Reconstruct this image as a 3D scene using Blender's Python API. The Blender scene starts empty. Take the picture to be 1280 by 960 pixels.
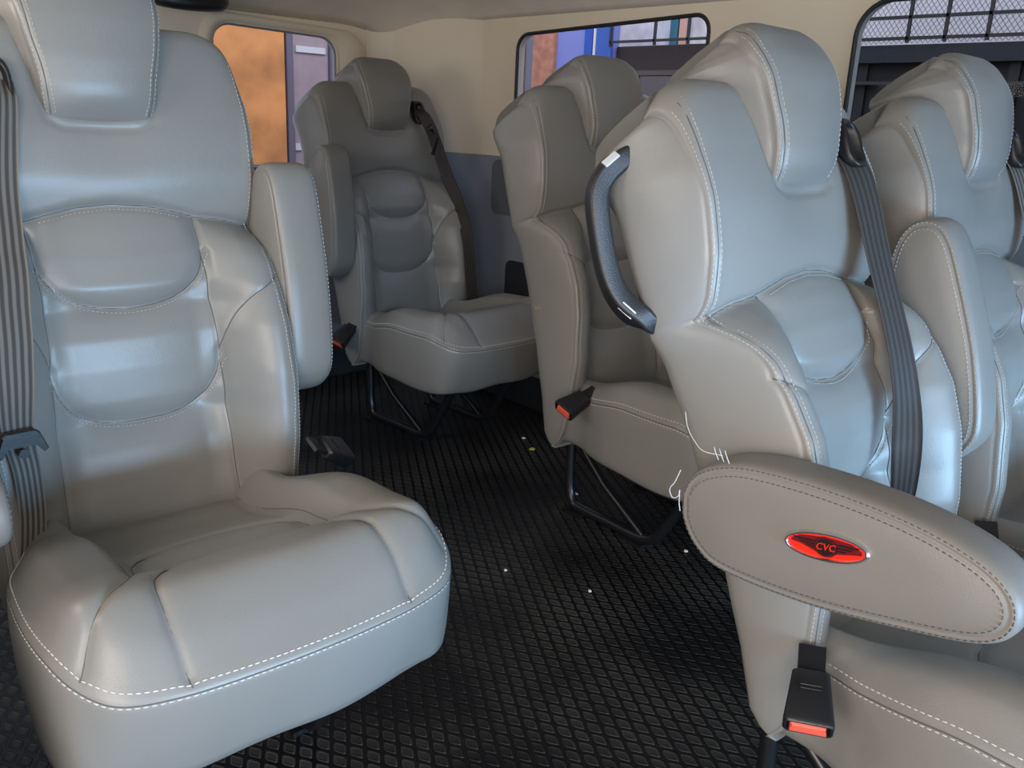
import bpy, bmesh, math, random
import numpy as np
from mathutils import Matrix, Vector, Euler
random.seed(4)
C = bpy.context.scene.collection
PI = math.pi
FZ = 0.12                                   # seat tables below are written 0.12 above the floor datum

# ------------------------------------------------------------------ materials
def nt(name):
    m = bpy.data.materials.new(name); m.use_nodes = True
    n = m.node_tree.nodes; l = m.node_tree.links
    return m, n, l, n['Principled BSDF']

def plain(name, col, rough=.5, metal=0., spec=.5, noise=0., nscale=40., bump=0., bscale=300.):
    m, n, l, b = nt(name)
    b.inputs['Base Color'].default_value = (*col, 1)
    b.inputs['Roughness'].default_value = rough
    b.inputs['Metallic'].default_value = metal
    b.inputs['Specular IOR Level'].default_value = spec
    tc = n.new('ShaderNodeTexCoord')
    if noise:
        t = n.new('ShaderNodeTexNoise'); t.inputs['Scale'].default_value = nscale; t.inputs['Detail'].default_value = 5
        r = n.new('ShaderNodeValToRGB')
        r.color_ramp.elements[0].position = .3; r.color_ramp.elements[1].position = .7
        r.color_ramp.elements[0].color = (*[c*(1-noise) for c in col], 1)
        r.color_ramp.elements[1].color = (*[min(1, c*(1+noise)) for c in col], 1)
        l.new(tc.outputs['Object'], t.inputs['Vector']); l.new(t.outputs['Fac'], r.inputs['Fac'])
        l.new(r.outputs['Color'], b.inputs['Base Color'])
    if bump:
        t2 = n.new('ShaderNodeTexNoise'); t2.inputs['Scale'].default_value = bscale; t2.inputs['Detail'].default_value = 3
        bp = n.new('ShaderNodeBump'); bp.inputs['Strength'].default_value = bump; bp.inputs['Distance'].default_value = .002
        l.new(tc.outputs['Object'], t2.inputs['Vector']); l.new(t2.outputs['Fac'], bp.inputs['Height'])
        l.new(bp.outputs['Normal'], b.inputs['Normal'])
    return m

def vinyl(name, col, rough=.40):
    m, n, l, b = nt(name)
    tc = n.new('ShaderNodeTexCoord')
    t = n.new('ShaderNodeTexNoise'); t.inputs['Scale'].default_value = 7; t.inputs['Detail'].default_value = 6
    r = n.new('ShaderNodeValToRGB')
    r.color_ramp.elements[0].position = .3; r.color_ramp.elements[1].position = .75
    r.color_ramp.elements[0].color = (col[0]*.95, col[1]*.94, col[2]*.92, 1)
    r.color_ramp.elements[1].color = (*col, 1)
    l.new(tc.outputs['Object'], t.inputs['Vector']); l.new(t.outputs['Fac'], r.inputs['Fac'])
    l.new(r.outputs['Color'], b.inputs['Base Color'])
    v = n.new('ShaderNodeTexVoronoi'); v.inputs['Scale'].default_value = 620
    l.new(tc.outputs['Object'], v.inputs['Vector'])
    w = n.new('ShaderNodeTexNoise'); w.inputs['Scale'].default_value = 26; w.inputs['Detail'].default_value = 4
    l.new(tc.outputs['Object'], w.inputs['Vector'])
    b1 = n.new('ShaderNodeBump'); b1.inputs['Strength'].default_value = .16; b1.inputs['Distance'].default_value = .0008
    b2 = n.new('ShaderNodeBump'); b2.inputs['Strength'].default_value = .10; b2.inputs['Distance'].default_value = .006
    l.new(w.outputs['Fac'], b2.inputs['Height']); l.new(v.outputs['Distance'], b1.inputs['Height'])
    l.new(b2.outputs['Normal'], b1.inputs['Normal']); l.new(b1.outputs['Normal'], b.inputs['Normal'])
    b.inputs['Roughness'].default_value = rough
    b.inputs['Specular IOR Level'].default_value = .55
    return m

M = {}
M['vinyl'] = vinyl('grey_vinyl', (.25, .245, .233), .36)
M['arm'] = vinyl('worn_vinyl', (.225, .212, .196), .45)
M['thread'] = plain('grey_thread', (.50, .49, .46), .7)
M['white_thread'] = plain('pale_thread', (.70, .69, .66), .7)
M['seam'] = plain('seam_crease_shade', (.11, .107, .10), .8)  # dark colour puts crease shade into thin tubes laid along the seams
M['dark_thread'] = plain('dark_thread', (.10, .095, .09), .7)
M['black_plastic'] = plain('black_plastic', (.012, .012, .014), .35, bump=.15, bscale=500)
M['handle'] = plain('grained_black_plastic', (.018, .018, .02), .38, bump=.22, bscale=600)
M['red'] = plain('red_button_plastic', (.80, .11, .065), .4)
M['white_plastic'] = plain('white_plastic', (.60, .61, .62), .4)
M['chrome'] = plain('chrome', (.86, .86, .87), .24, 1)
M['steel_black'] = plain('black_painted_steel', (.010, .010, .012), .3, 0, .6)
M['bolt'] = plain('bolt_steel', (.45, .45, .43), .35, 1)
M['badge_red'] = plain('badge_red', (.85, .03, .015), .25)
M['badge_black'] = plain('badge_black', (.02, .01, .01), .3)
M['badge_maroon'] = plain('badge_maroon', (.16, .008, .012), .3)
M['beige'] = plain('beige_trim', (.70, .61, .48), .6, noise=.03, nscale=5, bump=.1, bscale=200)
M['headliner'] = plain('headliner_cloth', (.66, .59, .49), .9, noise=.06, nscale=9, bump=.3, bscale=600)
M['grey_trim'] = plain('blue_grey_trim', (.20, .225, .27), .5, noise=.05, nscale=8, bump=.15, bscale=300)
M['dark_trim'] = plain('dark_trim', (.012, .014, .019), .7)
M['rubber'] = plain('black_rubber_seal', (.01, .01, .011), .6)
M['litter'] = plain('litter_white', (.75, .74, .7), .8)
M['leaf'] = plain('yellow_scrap', (.55, .48, .08), .8)

def mat_floor():
    m, n, l, b = nt('diamond_rubber_mat')
    tc = n.new('ShaderNodeTexCoord'); sp = n.new('ShaderNodeSeparateXYZ')
    l.new(tc.outputs['Object'], sp.inputs['Vector'])
    def mth(op, a, c=None):
        k = n.new('ShaderNodeMath'); k.operation = op
        for i, v in enumerate((a, c)):
            if v is None: continue
            if isinstance(v, (int, float)): k.inputs[i].default_value = v
            else: l.new(v, k.inputs[i])
        return k.outputs[0]
    wob = n.new('ShaderNodeTexNoise'); wob.inputs['Scale'].default_value = 30
    l.new(tc.outputs['Object'], wob.inputs['Vector'])
    wv = mth('MULTIPLY', mth('SUBTRACT', wob.outputs['Fac'], .5), .10)
    u = mth('ADD', mth('DIVIDE', sp.outputs['X'], .029), wv)
    v = mth('DIVIDE', sp.outputs['Y'], .047)
    def tri(x):
        f = mth('FRACT', x); return mth('MULTIPLY', mth('ABSOLUTE', mth('SUBTRACT', f, .5)), 2.)
    p = tri(mth('ADD', u, v)); q = tri(mth('SUBTRACT', u, v))
    mx = mth('MAXIMUM', p, q)
    soft = mth('POWER', mth('ADD', mth('POWER', p, 5.), mth('POWER', q, 5.)), .2)
    rmp = n.new('ShaderNodeValToRGB'); rmp.color_ramp.interpolation = 'EASE'
    e = rmp.color_ramp.elements
    e[0].position = 0; e[0].color = (.55, .55, .55, 1)
    e[1].position = 1; e[1].color = (0, 0, 0, 1)
    for pos, val in ((.45, .62), (.62, 1.), (.72, .95), (.82, .05)):
        k = e.new(pos); k.color = (val, val, val, 1)
    l.new(soft, rmp.inputs['Fac'])
    bp = n.new('ShaderNodeBump'); bp.inputs['Strength'].default_value = .9; bp.inputs['Distance'].default_value = .0035
    l.new(rmp.outputs['Color'], bp.inputs['Height']); l.new(bp.outputs['Normal'], b.inputs['Normal'])
    dust = n.new('ShaderNodeTexNoise'); dust.inputs['Scale'].default_value = 3.2; dust.inputs['Detail'].default_value = 6
    l.new(tc.outputs['Object'], dust.inputs['Vector'])
    dr = n.new('ShaderNodeValToRGB'); dr.color_ramp.elements[0].position = .38; dr.color_ramp.elements[1].position = .72
    dr.color_ramp.elements[0].color = (.012, .012, .0125, 1); dr.color_ramp.elements[1].color = (.10, .095, .085, 1)
    l.new(dust.outputs['Fac'], dr.inputs['Fac'])
    mix = n.new('ShaderNodeMixRGB'); mix.inputs['Color1'].default_value = (.005, .005, .006, 1)
    l.new(rmp.outputs['Color'], mix.inputs['Fac']); l.new(dr.outputs['Color'], mix.inputs['Color2'])
    l.new(mix.outputs['Color'], b.inputs['Base Color'])
    b.inputs['Roughness'].default_value = .42; b.inputs['Specular IOR Level'].default_value = .35
    return m
M['floor'] = mat_floor()

def mat_webbing(name, c0, c1):
    m, n, l, b = nt(name)
    uv = n.new('ShaderNodeUVMap'); uv.uv_map = 'UVMap'
    sp = n.new('ShaderNodeSeparateXYZ'); l.new(uv.outputs['UV'], sp.inputs['Vector'])
    k = n.new('ShaderNodeMath'); k.operation = 'MULTIPLY'; k.inputs[1].default_value = 2*PI*5
    l.new(sp.outputs['X'], k.inputs[0])
    s = n.new('ShaderNodeMath'); s.operation = 'COSINE'; l.new(k.outputs[0], s.inputs[0])
    r = n.new('ShaderNodeValToRGB'); r.color_ramp.elements[0].position = .25; r.color_ramp.elements[1].position = .85
    r.color_ramp.elements[0].color = (*c0, 1); r.color_ramp.elements[1].color = (*c1, 1)
    mp = n.new('ShaderNodeMath'); mp.operation = 'MULTIPLY_ADD'; mp.inputs[1].default_value = .5; mp.inputs[2].default_value = .5
    l.new(s.outputs[0], mp.inputs[0]); l.new(mp.outputs[0], r.inputs['Fac'])
    l.new(r.outputs['Color'], b.inputs['Base Color'])
    t = n.new('ShaderNodeTexWave'); t.inputs['Scale'].default_value = 160
    l.new(uv.outputs['UV'], t.inputs['Vector'])
    bp = n.new('ShaderNodeBump'); bp.inputs['Strength'].default_value = .3; bp.inputs['Distance'].default_value = .001
    l.new(t.outputs['Fac'], bp.inputs['Height']); l.new(bp.outputs['Normal'], b.inputs['Normal'])
    b.inputs['Roughness'].default_value = .6
    return m
M['webbing'] = mat_webbing('dark_belt_webbing', (.022, .018, .017), (.060, .050, .046))
M['webbing_pale'] = mat_webbing('striped_belt_webbing', (.045, .042, .04), (.17, .155, .14))

def mat_glass(name, tint, refl=.06):
    m = bpy.data.materials.new(name); m.use_nodes = True
    n = m.node_tree.nodes; l = m.node_tree.links; n.clear()
    o = n.new('ShaderNodeOutputMaterial'); t = n.new('ShaderNodeBsdfTransparent'); t.inputs['Color'].default_value = (*tint, 1)
    g = n.new('ShaderNodeBsdfGlossy'); g.inputs['Roughness'].default_value = .03
    x = n.new('ShaderNodeMixShader'); x.inputs['Fac'].default_value = refl
    l.new(t.outputs[0], x.inputs[1]); l.new(g.outputs[0], x.inputs[2]); l.new(x.outputs[0], o.inputs['Surface'])
    return m
M['glass'] = mat_glass('window_glass', (.80, .80, .86), .004)
M['tint_glass'] = mat_glass('tinted_window_glass', (.66, .67, .72), .004)

# ------------------------------------------------------------------ mesh helpers
class MB:
    def __init__(s): s.v = []; s.f = []; s.m = []; s.uv = {}
    def add(s, vs, fs, mi=0):
        k = len(s.v); s.v.extend([tuple(float(c) for c in p) for p in vs])
        for f in fs: s.f.append(tuple(i+k for i in f)); s.m.append(mi)
    def box(s, c, d, R=None, mi=0, taper=1.):
        hx, hy, hz = d[0]/2, d[1]/2, d[2]/2
        vs = []
        for z, t in ((-hz, 1), (hz, taper)):
            for x, y in ((-hx, -hy), (hx, -hy), (hx, hy), (-hx, hy)):
                p = Vector((x*t, y*t, z))
                if R is not None: p = R @ p
                vs.append(Vector(c)+p)
        s.add(vs, [(3, 2, 1, 0), (4, 5, 6, 7), (0, 1, 5, 4), (1, 2, 6, 5), (2, 3, 7, 6), (3, 0, 4, 7)], mi)
    def tube(s, pts, r, n=10, mi=0, close=False):
        pts = [Vector(p) for p in pts]; N = len(pts); vs = []; fs = []
        prev = None
        for i, p in enumerate(pts):
            if close: t = pts[(i+1) % N]-pts[i-1]
            else: t = pts[min(i+1, N-1)]-pts[max(i-1, 0)]
            t.normalize()
            if prev is None:
                a = Vector((0, 0, 1)) if abs(t.z) < .9 else Vector((1, 0, 0))
                u = t.cross(a).normalized()
            else: u = (prev - t*prev.dot(t)).normalized()
            prev = u; w = t.cross(u)
            rr = r[i] if isinstance(r, (list, tuple)) else r
            for k in range(n):
                a = 2*PI*k/n; vs.append(p + u*rr*math.cos(a) + w*rr*math.sin(a))
        for i in range(N if close else N-1):
            j = (i+1) % N
            for k in range(n):
                fs.append((i*n+k, i*n+(k+1) % n, j*n+(k+1) % n, j*n+k))
        if not close:
            fs.append(tuple(range(n-1, -1, -1))); fs.append(tuple((N-1)*n+k for k in range(n)))
        s.add(vs, fs, mi)
    def loft(s, rings, mi=0, cap=True):
        n = len(rings[0]); vs = [p for r in rings for p in r]; fs = []
        for i in range(len(rings)-1):
            for k in range(n):
                fs.append((i*n+k, i*n+(k+1) % n, (i+1)*n+(k+1) % n, (i+1)*n+k))
        if cap:
            fs.append(tuple(range(n-1, -1, -1))); fs.append(tuple((len(rings)-1)*n+k for k in range(n)))
        s.add(vs, fs, mi)
    def cyl(s, a, b, r, n=16, mi=0):
        s.tube([a, b], r, n, mi)
    def stitch(s, pts, nrm, step=.0058, ln=.0042, w=.0010, h=.0007, mi=1):
        """thread dashes along a polyline lying on the surface"""
        pts = [np.array(p, float) for p in pts]; nrm = [np.array(q, float) for q in nrm]
        d = [0.]
        for a, b in zip(pts, pts[1:]): d.append(d[-1]+np.linalg.norm(b-a))
        P = np.array(pts); N = np.array(nrm); d = np.array(d)
        x = step/2
        while x < d[-1]-step/2:
            def at(q): return np.array([np.interp(q, d, P[:, k]) for k in range(3)])
            c = at(x); t = at(x+.002)-at(x-.002); L = np.linalg.norm(t)
            if L > 1e-7:
                t = t/L; nn = np.array([np.interp(x, d, N[:, k]) for k in range(3)])
                nn = nn - t*nn.dot(t); nn /= np.linalg.norm(nn)+1e-9
                b = np.cross(nn, t)
                vs = []
                for e, q in ((-1, .45), (-.5, 1), (.5, 1), (1, .45)):
                    o = c + t*e*ln/2
                    vs += [o+b*w*.55*q-nn*.0006, o+b*w*.3*q+nn*h*q, o-b*w*.3*q+nn*h*q, o-b*w*.55*q-nn*.0006]
                fs = [(0, 1, 2, 3), (15, 14, 13, 12)]
                for i in range(3):
                    for k in range(4): fs.append((i*4+k, (i+1)*4+k, (i+1)*4+(k+1) % 4, i*4+(k+1) % 4))
                s.add(vs, fs, mi)
            x += step
    def build(s, name, mats, parent=None, smooth=True, bevel=0., autos=None):
        me = bpy.data.meshes.new(name); me.from_pydata(s.v, [], s.f); me.update()
        if not isinstance(mats, (list, tuple)): mats = [mats]
        for m in mats: me.materials.append(m)
        me.polygons.foreach_set('material_index', s.m)
        bm = bmesh.new(); bm.from_mesh(me)
        bmesh.ops.recalc_face_normals(bm, faces=bm.faces)
        if bevel:
            bmesh.ops.bevel(bm, geom=[e for e in bm.edges], offset=bevel, segments=2, affect='EDGES', profile=.5, clamp_overlap=True)
        if autos is not None:
            for e in bm.edges:
                if len(e.link_faces) == 2 and e.calc_face_angle(0) > autos: e.smooth = False
        bm.to_mesh(me); bm.free()
        me.polygons.foreach_set('use_smooth', [smooth]*len(me.polygons))
        me.update()
        o = bpy.data.objects.new(name, me); C.objects.link(o)
        if parent: o.parent = parent
        return o

def inst(name, src, parent):
    o = bpy.data.objects.new(name, src); C.objects.link(o); o.parent = parent
    return o
def empty(name, loc, rz=0.):
    o = bpy.data.objects.new(name, None); C.objects.link(o); o.empty_display_size = .1
    o.location = loc; o.rotation_euler = (0, 0, rz); return o
def tag(o, label=None, cat=None, group=None, kind=None):
    for k, v in (('label', label), ('category', cat), ('group', group), ('kind', kind)):
        if v: o[k] = v
    return o
def struct(o, label=None):
    o['kind'] = 'structure'
    if label: o['label'] = label
    return o
def sst(a, b, x): 
    t = np.clip((x-a)/(b-a), 0, 1); return t*t*(3-2*t)
def tab(T):
    T = np.array(T, float); return lambda x: np.interp(x, T[:, 0], T[:, 1])
def smtab(T, n=400, k=9):
    """interpolated table, lightly smoothed"""
    T = np.array(T, float); xs = np.linspace(T[0, 0], T[-1, 0], n); ys = np.interp(xs, T[:, 0], T[:, 1])
    yp = np.pad(ys, k, mode='edge'); ker = np.hanning(2*k+3)[1:-1]; ker /= ker.sum()
    ys = np.convolve(yp, ker, mode='valid')
    return lambda x: np.interp(x, xs, ys)
def catmull(pts, n=8):
    P = [np.array(p, float) for p in pts]; P = [2*P[0]-P[1]]+P+[2*P[-1]-P[-2]]; out = []
    for i in range(1, len(P)-2):
        for k in range(n):
            t = k/n; a, b, c, d = P[i-1:i+3]
            out.append(.5*((2*b)+(c-a)*t+(2*a-5*b+4*c-d)*t*t+(3*b-a-3*c+d)*t**3))
    out.append(P[-2]); return out
def pdist(x, z, poly):
    """distance of points to a polyline"""
    poly = np.array(poly, float); d = np.full(np.shape(x), 9.)
    for (ax, az), (bx, bz) in zip(poly, poly[1:]):
        vx, vz = bx-ax, bz-az; L = vx*vx+vz*vz+1e-12
        t = np.clip(((x-ax)*vx+(z-az)*vz)/L, 0, 1)
        d = np.minimum(d, np.hypot(x-ax-t*vx, z-az-t*vz))
    return d
def groove(d, depth, s): return depth*np.exp(-(d/s)**2)

# ------------------------------------------------------------------ seat: backrest
W_B = smtab([(.32, .205), (.40, .210), (.48, .214), (.60, .216), (.72, .212), (.79, .211), (.83, .217), (.90, .222), (1.0, .221), (1.085, .214)])
YE = smtab([(.306, .012), (.325, -.008), (.36, -.024), (.441, -.042), (.528, -.052), (.631, -.047), (.699, -.032), (.75, -.006), (.78, .016), (.80, .042), (.815, .080), (.83, .118)], k=7)
YC = smtab([(.306, .03), (.40, -.012), (.436, -.006), (.48, .010), (.53, .022), (.555, .032), (.572, .038), (.60, .031), (.65, .031), (.69, .036), (.715, .046), (.731, .054), (.76, .049), (.80, .061), (.835, .080), (.86, .098), (.88, .112)], k=5)
YU = smtab([(.78, .122), (.815, .118), (.847, .096), (.899, .087), (.95, .094), (.991, .106), (1.03, .120), (1.058, .134), (1.078, .152)], k=28)
ZS = smtab([(0, .868), (.05, .864), (.09, .855), (.125, .845), (.165, .840), (.19, .833), (.215, .822)])
XP = smtab([(.42, .126), (.50, .124), (.56, .123), (.66, .119), (.74, .115), (.84, .117)])
ARC1 = [(-.118, .80), (-.11, .777), (-.095, .757), (-.07, .740), (-.04, .731), (0, .727), (.04, .731), (.07, .740), (.095, .757), (.11, .777), (.118, .80)]
ARC2 = [(-.121, .65), (-.112, .618), (-.095, .592), (-.07, .575), (-.04, .568), (0, .566), (.04, .568), (.07, .575), (.095, .592), (.112, .618), (.121, .65)]
UNO = [(.088, 1.07), (.080, 1.03), (.076, .99), (.070, .964), (.052, .955), (0, .953), (-.052, .955), (-.070, .964), (-.076, .99), (-.080, 1.03), (-.088, 1.07)]
BOL = [(.119, .655), (.128, .685), (.144, .715), (.17, .742), (.212, .766)]
RIM = .010
def back_front(x, z, rim=True):
    ax = np.abs(x); w = W_B(z)
    u = np.clip((ax-.112)/(w-.112), 0, 1)
    t = sst(.085, .195, ax)
    zsx = ZS(ax)
    zl = np.where(ax > .12, z + (.822-zsx)*sst(.70, .82, z), z)
    low = YC(z)*(1-t) + (YE(zl) - .004*np.sin(PI*u)*sst(.83, .74, z))*t
    # side pillows: the centre panels bulge towards the sitter between the panel seams
    c = np.clip(1-(ax/.12)**2, 0, 1)
    low = low - .010*c*sst(.44, .52, z)
    up = YU(z) - .006*np.clip(1-(ax/.2)**2, 0, 1)*sst(1.04, .9, z)
    up = up + .010*np.exp(-((ax-.0)/.07)**2)*sst(.88, .97, z)
    du = pdist(x, z, UNO); up = up + groove(du, .0035, .0042)
    k = sst(-.005, .005, z-zsx)
    y = low*(1-k)+up*k
    y = y + groove(np.abs(z-zsx), .006, .006)
    dp = np.abs(ax-XP(z)); inlow = sst(.0, -.012, z-zsx)
    y = y + groove(dp, .0035, .004)*inlow + groove(dp, .0035, .018)*inlow
    ins = (ax < .124)
    for A in (ARC1, ARC2):
        d = pdist(ax, z, A[5:])
        y = y + np.where(ins, groove(d, .004, .0035) + groove(d, .0045, .013), 0)
    d = pdist(ax, z, BOL); y = y + groove(d, .003, .0035) + groove(d, .0015, .012)
    y = y + groove(np.abs(ax-(w-.0065)), .0014, .0022)
    if rim:
        e = np.clip((ax-(w-RIM))/RIM, 0, 1); y = y + RIM*(1-np.sqrt(np.clip(1-e*e*.98, 0, 1)))
    return y
def tdrop(x, z):
    ax = np.abs(x); w = W_B(z); e = np.clip((ax-(w-.065))/.065, 0, 1)
    return .040*(1-np.sqrt(np.clip(1-e*e, 0, 1)))*sst(.95, 1.08, z)

def stretch(b):
    b.v = [(x, y, z + .016*float(sst(.86, .96, z)) + .012*float(sst(1.0, 1.08, z))) for x, y, z in b.v]
def build_backrest():
    b = MB()
    zf = list(np.arange(.308, 1.062, .0034)); NX = 121
    sv = np.sin(np.linspace(-1, 1, NX)*PI/2*.80)/math.sin(PI/2*.80)
    REAR = [(.308, .000), (.311, .014), (.320, .030), (.34, .046), (.42, .060), (.54, .093), (.66, .138), (.78, .190), (.857, .216), (.94, .252), (.999, .283), (1.018, .289)]
    RY = tab([(a, c) for a, c in REAR])
    secs = []
    for z in zf:
        q = (z-.308)/(1.062-.308); zr = .308+q*(1.016-.308)
        secs.append((z, None, zr, max(float(RY(zr)), 0.0)))
    for (z, y, zr, yr) in ((1.066, .140, 1.022, .290), (1.071, .145, 1.028, .287), (1.076, .151, 1.036, .279), (1.0795, .157, 1.045, .265), (1.082, .164, 1.054, .248), (1.0835, .173, 1.063, .230), (1.0835, .183, 1.071, .214), (1.081, .190, 1.077, .202)):
        secs.append((z, y, zr, yr))
    rings = []; nr = 24
    lad = np.array([.0, .014, .03, .055, .10, .18, .3, .42, .55, .68, .8, .9, .96])
    for (z, y, zr, yr) in secs:
        w = float(W_B(z)); xs = sv*w
        zz = np.full(NX, z)
        yf = back_front(xs, zz) if y is None else (y + RIM*(1-np.sqrt(np.clip(1-np.clip((np.abs(xs)-(w-RIM))/RIM, 0, 1)**2*.98, 0, 1))))
        zz2 = zz - tdrop(xs, zz)
        ring = [(xs[i], yf[i], zz2[i]) for i in range(NX)]
        def side(sgn, order):
            out = []
            e = (sgn*w, yf[-1], zz2[-1]); zrd = zr - float(tdrop(np.array(w), np.array(max(z, zr))))
            for t in order:
                bul = .010*math.sin(PI*t)**.8 if 0 < t < 1 else 0
                bul *= min(1, max(0, (yr-yf[-1])/.08))
                sn = -.0016*math.exp(-((t-.012)/.012)**2)
                rr = .022*(max(0, (t-.84)/.16))**2
                out.append((sgn*(w+bul+sn-rr), e[1]+(yr-.0-e[1])*t, e[2]+(zrd-e[2])*t))
            return out
        ring += side(1, lad[1:])
        xr = np.linspace(1, -1, nr)*(w-.022)
        ring += [(x, yr + .012*(1-(x/w)**2)*min(1, max(0, (yr-yf[-1])/.06)), zr - float(tdrop(np.array(x), np.array(max(z, zr))))) for x in xr]
        ring += side(-1, lad[1:][::-1])
        rings.append(ring)
    b.loft(rings)
    # threads, plus dark tubes painted as crease shade in the seams
    R = np.array(rings)
    nrmf = (0, -1, 0)
    for sg in (1, -1):
        # front edge double stitch
        for off in (.0115, .0022):
            pts = []; nr_ = []
            for i in range(6, len(rings)-3, 1):
                z = secs[i][0]
                if off:
                    w = float(W_B(z)); j = int(np.argmin(np.abs(R[i, :NX, 0]-sg*(w-off)))); pts.append(R[i, j])
                    n_ = np.array([sg*.55, -.8, 0.]); 
                else:
                    k = NX+1 if sg > 0 else R.shape[1]-2
                    pts.append(R[i, k]); n_ = np.array([sg, -.1, 0.])
                if i > len(rings)-22: n_ = n_+np.array([0, .2, .9])
                nr_.append(n_)
            pts = [np.mean(pts[max(0, i-2):i+3], axis=0) for i in range(len(pts))]
            b.stitch(pts, nr_)
        jj = [int(np.argmin(np.abs(R[i, :NX, 0]-sg*(float(W_B(secs[i][0]))-.0065)))) for i in range(len(rings))]
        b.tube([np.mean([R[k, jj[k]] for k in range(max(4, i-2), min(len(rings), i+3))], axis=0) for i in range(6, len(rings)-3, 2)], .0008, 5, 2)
    def surf(xz):
        x = np.array([p[0] for p in xz]); z = np.array([p[1] for p in xz])
        return np.stack([x, back_front(x, z)-.0003, z], -1)
    def line(poly, off, n=8):
        P = np.array(catmull([(p[0], p[1]) for p in poly], n))
        T = np.gradient(P, axis=0); T /= np.linalg.norm(T, axis=1)[:, None]
        return P+np.stack([T[:, 1], -T[:, 0]], -1)*off
    for A in (ARC1, ARC2):
        L = line(A, .0045); S = surf(L); b.stitch(S, [(0, -1, -.3)]*len(S), ln=.0038, w=.0009, step=.006)
    xs = np.linspace(-.10, .10, 60)
    S = surf([(x, float(ZS(abs(x)))-.006) for x in xs]); b.stitch(S, [(0, -1, .3)]*60, ln=.0036, w=.0008, step=.006)
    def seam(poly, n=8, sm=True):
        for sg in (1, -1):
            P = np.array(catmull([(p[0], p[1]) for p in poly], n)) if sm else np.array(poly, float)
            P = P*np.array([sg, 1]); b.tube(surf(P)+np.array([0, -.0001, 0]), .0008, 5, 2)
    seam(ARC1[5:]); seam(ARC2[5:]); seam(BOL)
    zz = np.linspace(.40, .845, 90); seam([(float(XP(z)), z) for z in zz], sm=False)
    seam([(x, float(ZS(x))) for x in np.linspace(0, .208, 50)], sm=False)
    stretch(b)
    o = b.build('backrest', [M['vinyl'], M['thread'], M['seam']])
    return o

# ------------------------------------------------------------------ seat: headrest
def build_headrest():
    b = MB()
    W_H = smtab([(.952, .046), (.956, .062), (.964, .070), (.985, .074), (1.02, .078), (1.06, .088), (1.10, .094), (1.13, .095), (1.145, .092), (1.155, .084)], k=8)
    YH = smtab([(.952, .128), (.958, .112), (.966, .102), (.985, .094), (1.01, .090), (1.04, .091), (1.085, .100), (1.115, .112), (1.14, .126), (1.152, .140)], k=16)
    RH = tab([(.952, .20), (1.05, .26), (1.075, .274), (1.087, .272), (1.092, .268), (1.117, .243), (1.142, .200), (1.15, .18)])
    secs = []
    for z in np.arange(.952, 1.150, .0034):
        q = (z-.952)/(1.150-.952); zr = .98+(1.116-.98)*q
        secs.append((z, float(YH(z)), zr, float(RH(zr))))
    for s in ((1.1525, .141, 1.122, .237), (1.1545, .147, 1.130, .224), (1.1560, .154, 1.138, .208), (1.1565, .163, 1.146, .192), (1.1555, .170, 1.152, .180)): secs.append(s)
    NX = 91; rings = []; r = .010; nr = 16
    sv = np.sin(np.linspace(-1, 1, NX)*PI/2*.85)/math.sin(PI/2*.85)
    lad = [.0, .022, .05, .10, .18, .3, .45, .6, .75, .88, .96]
    def drop(x, w, z):
        e = np.clip((np.abs(x)-(w-.045))/.045, 0, 1); return .026*(1-np.sqrt(np.clip(1-e*e, 0, 1)))*sst(1.08, 1.155, z)
    for (z, y, zr, yr) in secs:
        w = float(W_H(z)); xs = sv*w
        e = np.clip((np.abs(xs)-(w-r))/r, 0, 1)
        yf = y - .012*(1-(xs/w)**2)*sst(.955, 1.0, z)*sst(1.157, 1.10, z) + r*(1-np.sqrt(1-e*e*.98)) + groove(np.abs(np.abs(xs)-(w-.0065)), .0014, .0022)
        d = drop(xs, w, z); ring = [(xs[i], yf[i], z-d[i]) for i in range(NX)]
        def side(sg, order):
            out = []
            for t in order:
                bul = .010*math.sin(PI*t)*min(1, max(0, (yr-y)/.08)); rr = .020*max(0, (t-.8)/.2)**2
                sn = -.0016*math.exp(-((t-.02)/.02)**2)
                zz = (z-d[-1]) + ((zr-float(drop(np.array(w), w, max(z, zr))))-(z-d[-1]))*t
                out.append((sg*(w+bul-rr+sn), yf[-1]+(yr-yf[-1])*t, zz))
            return out
        ring += side(1, lad[1:])
        for x in np.linspace(1, -1, nr)*(w-.02): ring.append((x, yr+.006*(1-(x/w)**2), zr-float(drop(np.array(x), w, max(z, zr)))))
        ring += side(-1, lad[1:][::-1]); rings.append(ring)
    b.loft(rings); R = np.array(rings)
    for sg in (1, -1):
        for kind in (.0115, .0022):
            pts = []; nn = []
            for i in range(5, len(rings)-2):
                w = float(W_H(secs[i][0]))
                if kind:
                    j = int(np.argmin(np.abs(R[i, :NX, 0]-sg*(w-kind)))); pts.append(R[i, j]); nn.append((sg*.5, -.8, .2))
                else:
                    k = NX+1 if sg > 0 else R.shape[1]-2; pts.append(R[i, k]); nn.append((sg, -.1, .1))
            pts = [np.mean(pts[max(0, i-2):i+3], axis=0) for i in range(len(pts))]
            b.stitch(pts, nn)
        jj = [int(np.argmin(np.abs(R[i, :NX, 0]-sg*(float(W_H(secs[i][0]))-.0065)))) for i in range(len(rings))]
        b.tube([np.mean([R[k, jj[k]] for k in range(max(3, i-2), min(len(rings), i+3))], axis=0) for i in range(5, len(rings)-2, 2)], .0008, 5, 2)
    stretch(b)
    return b.build('headrest', [M['vinyl'], M['thread'], M['seam']])

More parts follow.
